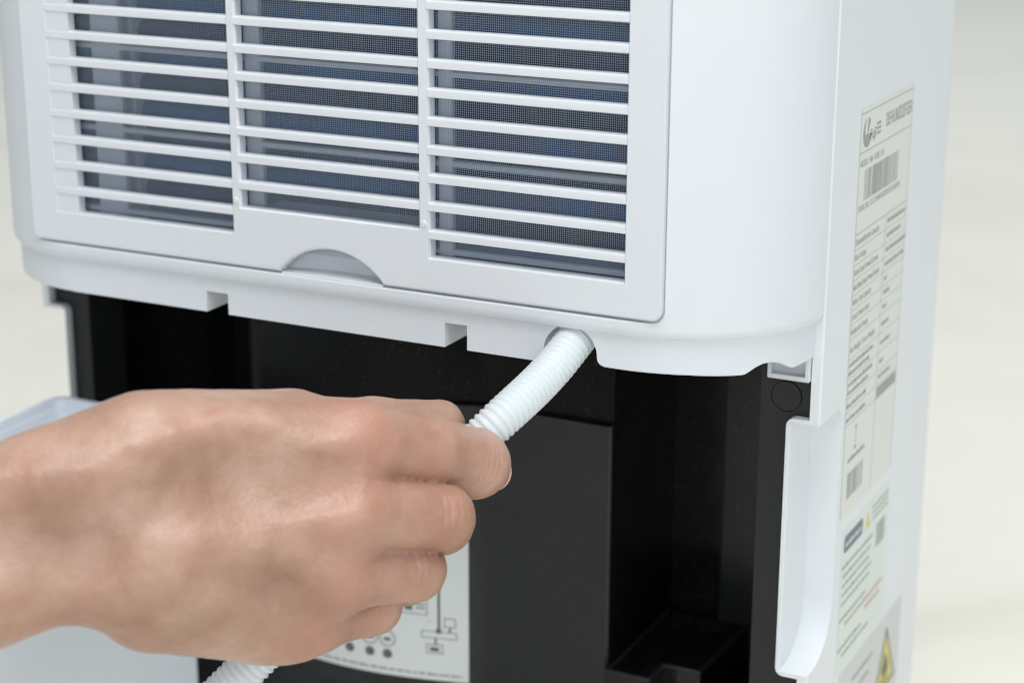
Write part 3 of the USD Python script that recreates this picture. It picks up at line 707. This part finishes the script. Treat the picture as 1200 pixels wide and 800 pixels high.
def surface_net(fn, lo, hi, h):
    lo, hi = np.array(lo), np.array(hi)
    B = 6                                            # coarse cell = B fine cells
    nc = np.ceil((hi - lo) / (h * B)).astype(int)
    n = nc * B + 1
    cc = np.stack(np.meshgrid(*[(np.arange(k) + .5) * h * B for k in nc], indexing='ij'), -1).reshape(-1, 3) + lo
    dc = fn(cc)
    near = (np.abs(dc) < h * B * 1.1 + .004).reshape(nc)
    F = np.repeat(np.repeat(np.repeat(dc.reshape(nc), B, 0), B, 1), B, 2)
    F = np.pad(F, ((0, 1),) * 3, mode='edge').astype(np.float32)
    mask = np.zeros(n, bool)
    m_ = np.repeat(np.repeat(np.repeat(near, B, 0), B, 1), B, 2)
    mask[:-1, :-1, :-1] = m_; mask[1:, 1:, 1:] |= m_; mask[1:, :-1, :-1] |= m_; mask[:-1, 1:, :-1] |= m_; mask[:-1, :-1, 1:] |= m_
    idx = np.argwhere(mask)
    out = np.empty(len(idx), np.float32)
    for i in range(0, len(idx), 400000):
        out[i:i + 400000] = fn(idx[i:i + 400000] * h + lo)
    F[mask] = out
    ins = F < 0
    corners = [(a, b, c) for a in (0, 1) for b in (0, 1) for c in (0, 1)]
    sl = lambda a, N: slice(a, N - 1 + a)
    cnt = sum(ins[sl(a, n[0]), sl(b, n[1]), sl(c, n[2])].astype(np.int8) for a, b, c in corners)
    act = (cnt > 0) & (cnt < 8)
    ca = np.argwhere(act); vid = -np.ones(act.shape, np.int64); vid[act] = np.arange(len(ca))
    acc = np.zeros((len(ca), 3)); w = np.zeros(len(ca))
    for p0 in corners:
        for ax in range(3):
            if p0[ax]: continue
            p1 = list(p0); p1[ax] = 1
            f0 = F[tuple((ca + p0).T)]; f1 = F[tuple((ca + p1).T)]
            cr = (f0 < 0) != (f1 < 0)
            t = np.where(cr, f0 / np.where(cr, f0 - f1, 1), 0)
            pt = np.tile(np.array(p0, float), (len(ca), 1)); pt[:, ax] += t
            acc += pt * cr[:, None]; w += cr
    V = (ca + acc / w[:, None]) * h + lo
    faces = []
    for ax in range(3):
        u, v = (ax + 1) % 3, (ax + 2) % 3
        s0 = [slice(1, k - 1) for k in n]; s0[ax] = slice(0, n[ax] - 1); s1 = list(s0); s1[ax] = slice(1, n[ax])
        a, b = ins[tuple(s0)], ins[tuple(s1)]
        e = np.argwhere(a != b); base = e.copy()
        for q in range(3):
            if q != ax: base[:, q] += 1
        flip = a[tuple(e.T)]
        def cell(du, dv):
            g = base.copy(); g[:, u] -= du; g[:, v] -= dv
            return vid[tuple(g.T)]
        q = np.stack([cell(0, 0), cell(1, 0), cell(1, 1), cell(0, 1)], 1)
        q[~flip] = q[~flip][:, ::-1]
        faces.append(q)
    Q = np.vstack(faces)
    t = trimesh.Trimesh(V, np.vstack([Q[:, [0, 1, 2]], Q[:, [0, 2, 3]]]), process=False)
    if t.volume < 0: t.invert()
    return t

pts_all = np.array([a[0] for v in JP.values() for a in v] + [a[0] for a in TH + WR + AR + EL])
hand = surface_net(hand_sdf, pts_all.min(0) - .042, pts_all.max(0) + .042, 0.0009)
comp = hand.split(only_watertight=False)
if len(comp) > 1: hand = max(comp, key=lambda c: len(c.vertices))
import scipy.sparse as sp
def relax(m, limit, rounds=12):
    """pulls vertices that stick out from their neighbours back among them"""
    e = m.edges_unique; n = len(m.vertices)
    A = sp.coo_matrix((np.ones(2 * len(e)), (np.r_[e[:, 0], e[:, 1]], np.r_[e[:, 1], e[:, 0]])), (n, n)).tocsr()
    deg = np.maximum(np.asarray(A.sum(1)).ravel(), 1)[:, None]
    v = np.asarray(m.vertices).copy()
    for _ in range(rounds):
        mean = A @ v / deg
        bad = np.linalg.norm(v - mean, axis=1) > limit
        if not bad.any(): break
        v[bad] = mean[bad]
    m.vertices = v
trimesh.smoothing.filter_taubin(hand, iterations=6)
relax(hand, .00038)
PERSON = thing('person', 'bare right hand and forearm, fist closed round the white ribbed hose', 'person', tuple(WR[0][0] - [0, 0, .02]))
cen = hand.triangles_center
near = np.zeros(len(cen), bool)
for k in 'imrp':
    for q in (1, 2):
        near |= np.linalg.norm(cen - JP[k][q][0], axis=1) < .0165
sv_, sf_ = trimesh.remesh.subdivide(np.asarray(hand.vertices), np.asarray(hand.faces), np.where(near)[0])
hand = trimesh.Trimesh(sv_, sf_, process=True)
hv = np.asarray(hand.vertices).copy()
# creases over the bent finger joints
def crease(v, c, axis, width, depth, reach):
    q = v - c
    s = q @ axis; rad_ = np.linalg.norm(q - s[:, None] * axis, axis=1)
    return depth * np.exp(-(s / width) ** 2) * np.exp(-(np.linalg.norm(q, axis=1) / reach) ** 4)
nr = np.asarray(hand.vertex_normals)
disp = np.zeros(len(hv))
for k in 'imrp':
    a, b, c = JP[k][0][0], JP[k][1][0], JP[k][2][0]
    ax = (b - a); ax /= np.linalg.norm(ax)
    facing = np.clip((-(nr @ FWD) - .45) * 2.2, 0, 1)
    joint, jax, offs, dep = (b, ax, (-.0045, -.0020, .0008, .0034), .00028)
    if k == 'i':
        joint, jax, offs, dep = (c, (c - b) / np.linalg.norm(c - b), (-.0078, -.0055, -.0034, -.0012), .00052)
    for o in offs:
        wob = 0.0009 * (meshkit.noise(hv * 240 + 3 * offs.index(o), 3) - .5) * 2
        disp -= dep * crease(hv + wob[:, None] * jax, joint + jax * o, jax, .00060, 1.0, .0150) * facing
disp += (meshkit.fbm(hv * 110, 4, 7) - .5) * .0009
# veins and cords under the skin
for line, amp, wid in (((( 150, 606), (205, 588), (262, 606), (330, 612), (372, 604)), .00034, .0026), (((160, 690), (240, 664), (300, 676), (352, 706)), .00032, .0024),
                       (((150, 520), (215, 508), (262, 486), (330, 488)), .00032, .0026), (((40, 560), (130, 548), (190, 560)), .0003, .0028), (((262, 606), (292, 640), (350, 652)), .0003, .0022)):
    tt_ = np.linspace(0, 1, len(line)); fu = CubicSpline(tt_, np.array(line, float))(np.linspace(0, 1, 60))
    rel = hv - CAM; dz = rel @ FWD
    px_ = np.c_[600 + FPX * (rel @ RIGHT) / dz, 400 + FPX * (rel @ DOWN) / dz]
    dist, _ = cKDTree(fu).query(px_)
    disp += amp * np.exp(-(dist * dz / FPX / wid) ** 2) * np.clip(-(nr @ FWD) * 1.6 - .2, 0, 1)
hv += nr * disp[:, None]
hand.vertices = hv
relax(hand, .00034, 8)
hv = np.asarray(hand.vertices).copy()
path_h = part('hand_and_forearm', hand, 'skin', PERSON, smooth=True)
flush = np.zeros(len(hv))
for k in 'imrp':
    for q, wt in ((0, .8), (1, .5), (2, .45)):
        flush = np.maximum(flush, wt * np.exp(-(np.linalg.norm(hv - JP[k][q][0] + FWD * .006, axis=1) / .013) ** 2))
flush = np.clip(.85 * flush + .6 * (meshkit.fbm(hv * 55, 3, 2) - .45), 0, 1)
scar = spot(247, 482, .553); q = hv - scar; q = np.c_[q @ (RIGHT * .9 - DOWN * .42), (q @ (DOWN * .9 + RIGHT * .42)) * 2.4]
flush = np.clip(flush + 0.7 * np.exp(-((q / .0028) ** 2).sum(1)), 0, 1)
pv = UsdGeom.PrimvarsAPI(stage.GetPrimAtPath(path_h)).CreatePrimvar('flush', Sdf.ValueTypeNames.FloatArray, 'vertex')
from pxr import Vt
pv.Set(Vt.FloatArray.FromNumpy(flush.astype(np.float32)))

# the index finger's nail, seen edge-on past the fingertip
tipc = (JP['i'][2][0] + JP['i'][3][0]) / 2
nd = RIGHT * .93 + FWD * .12 + DOWN * .34; nd /= np.linalg.norm(nd)
t1 = FWD - nd * (FWD @ nd); t1 /= np.linalg.norm(t1); t2 = np.cross(nd, t1)
nl = trimesh.creation.icosphere(3, 1.0)
q = np.asarray(nl.vertices) * [.0010, .0062, .0050]
q[:, 0] -= 55 * q[:, 2] ** 2
nl.vertices = tipc + nd * .0100 + q[:, :1] * nd + q[:, 1:2] * t1 + q[:, 2:] * t2
nl.fix_normals()
part('nail', nl, 'nail', PERSON, smooth=True)
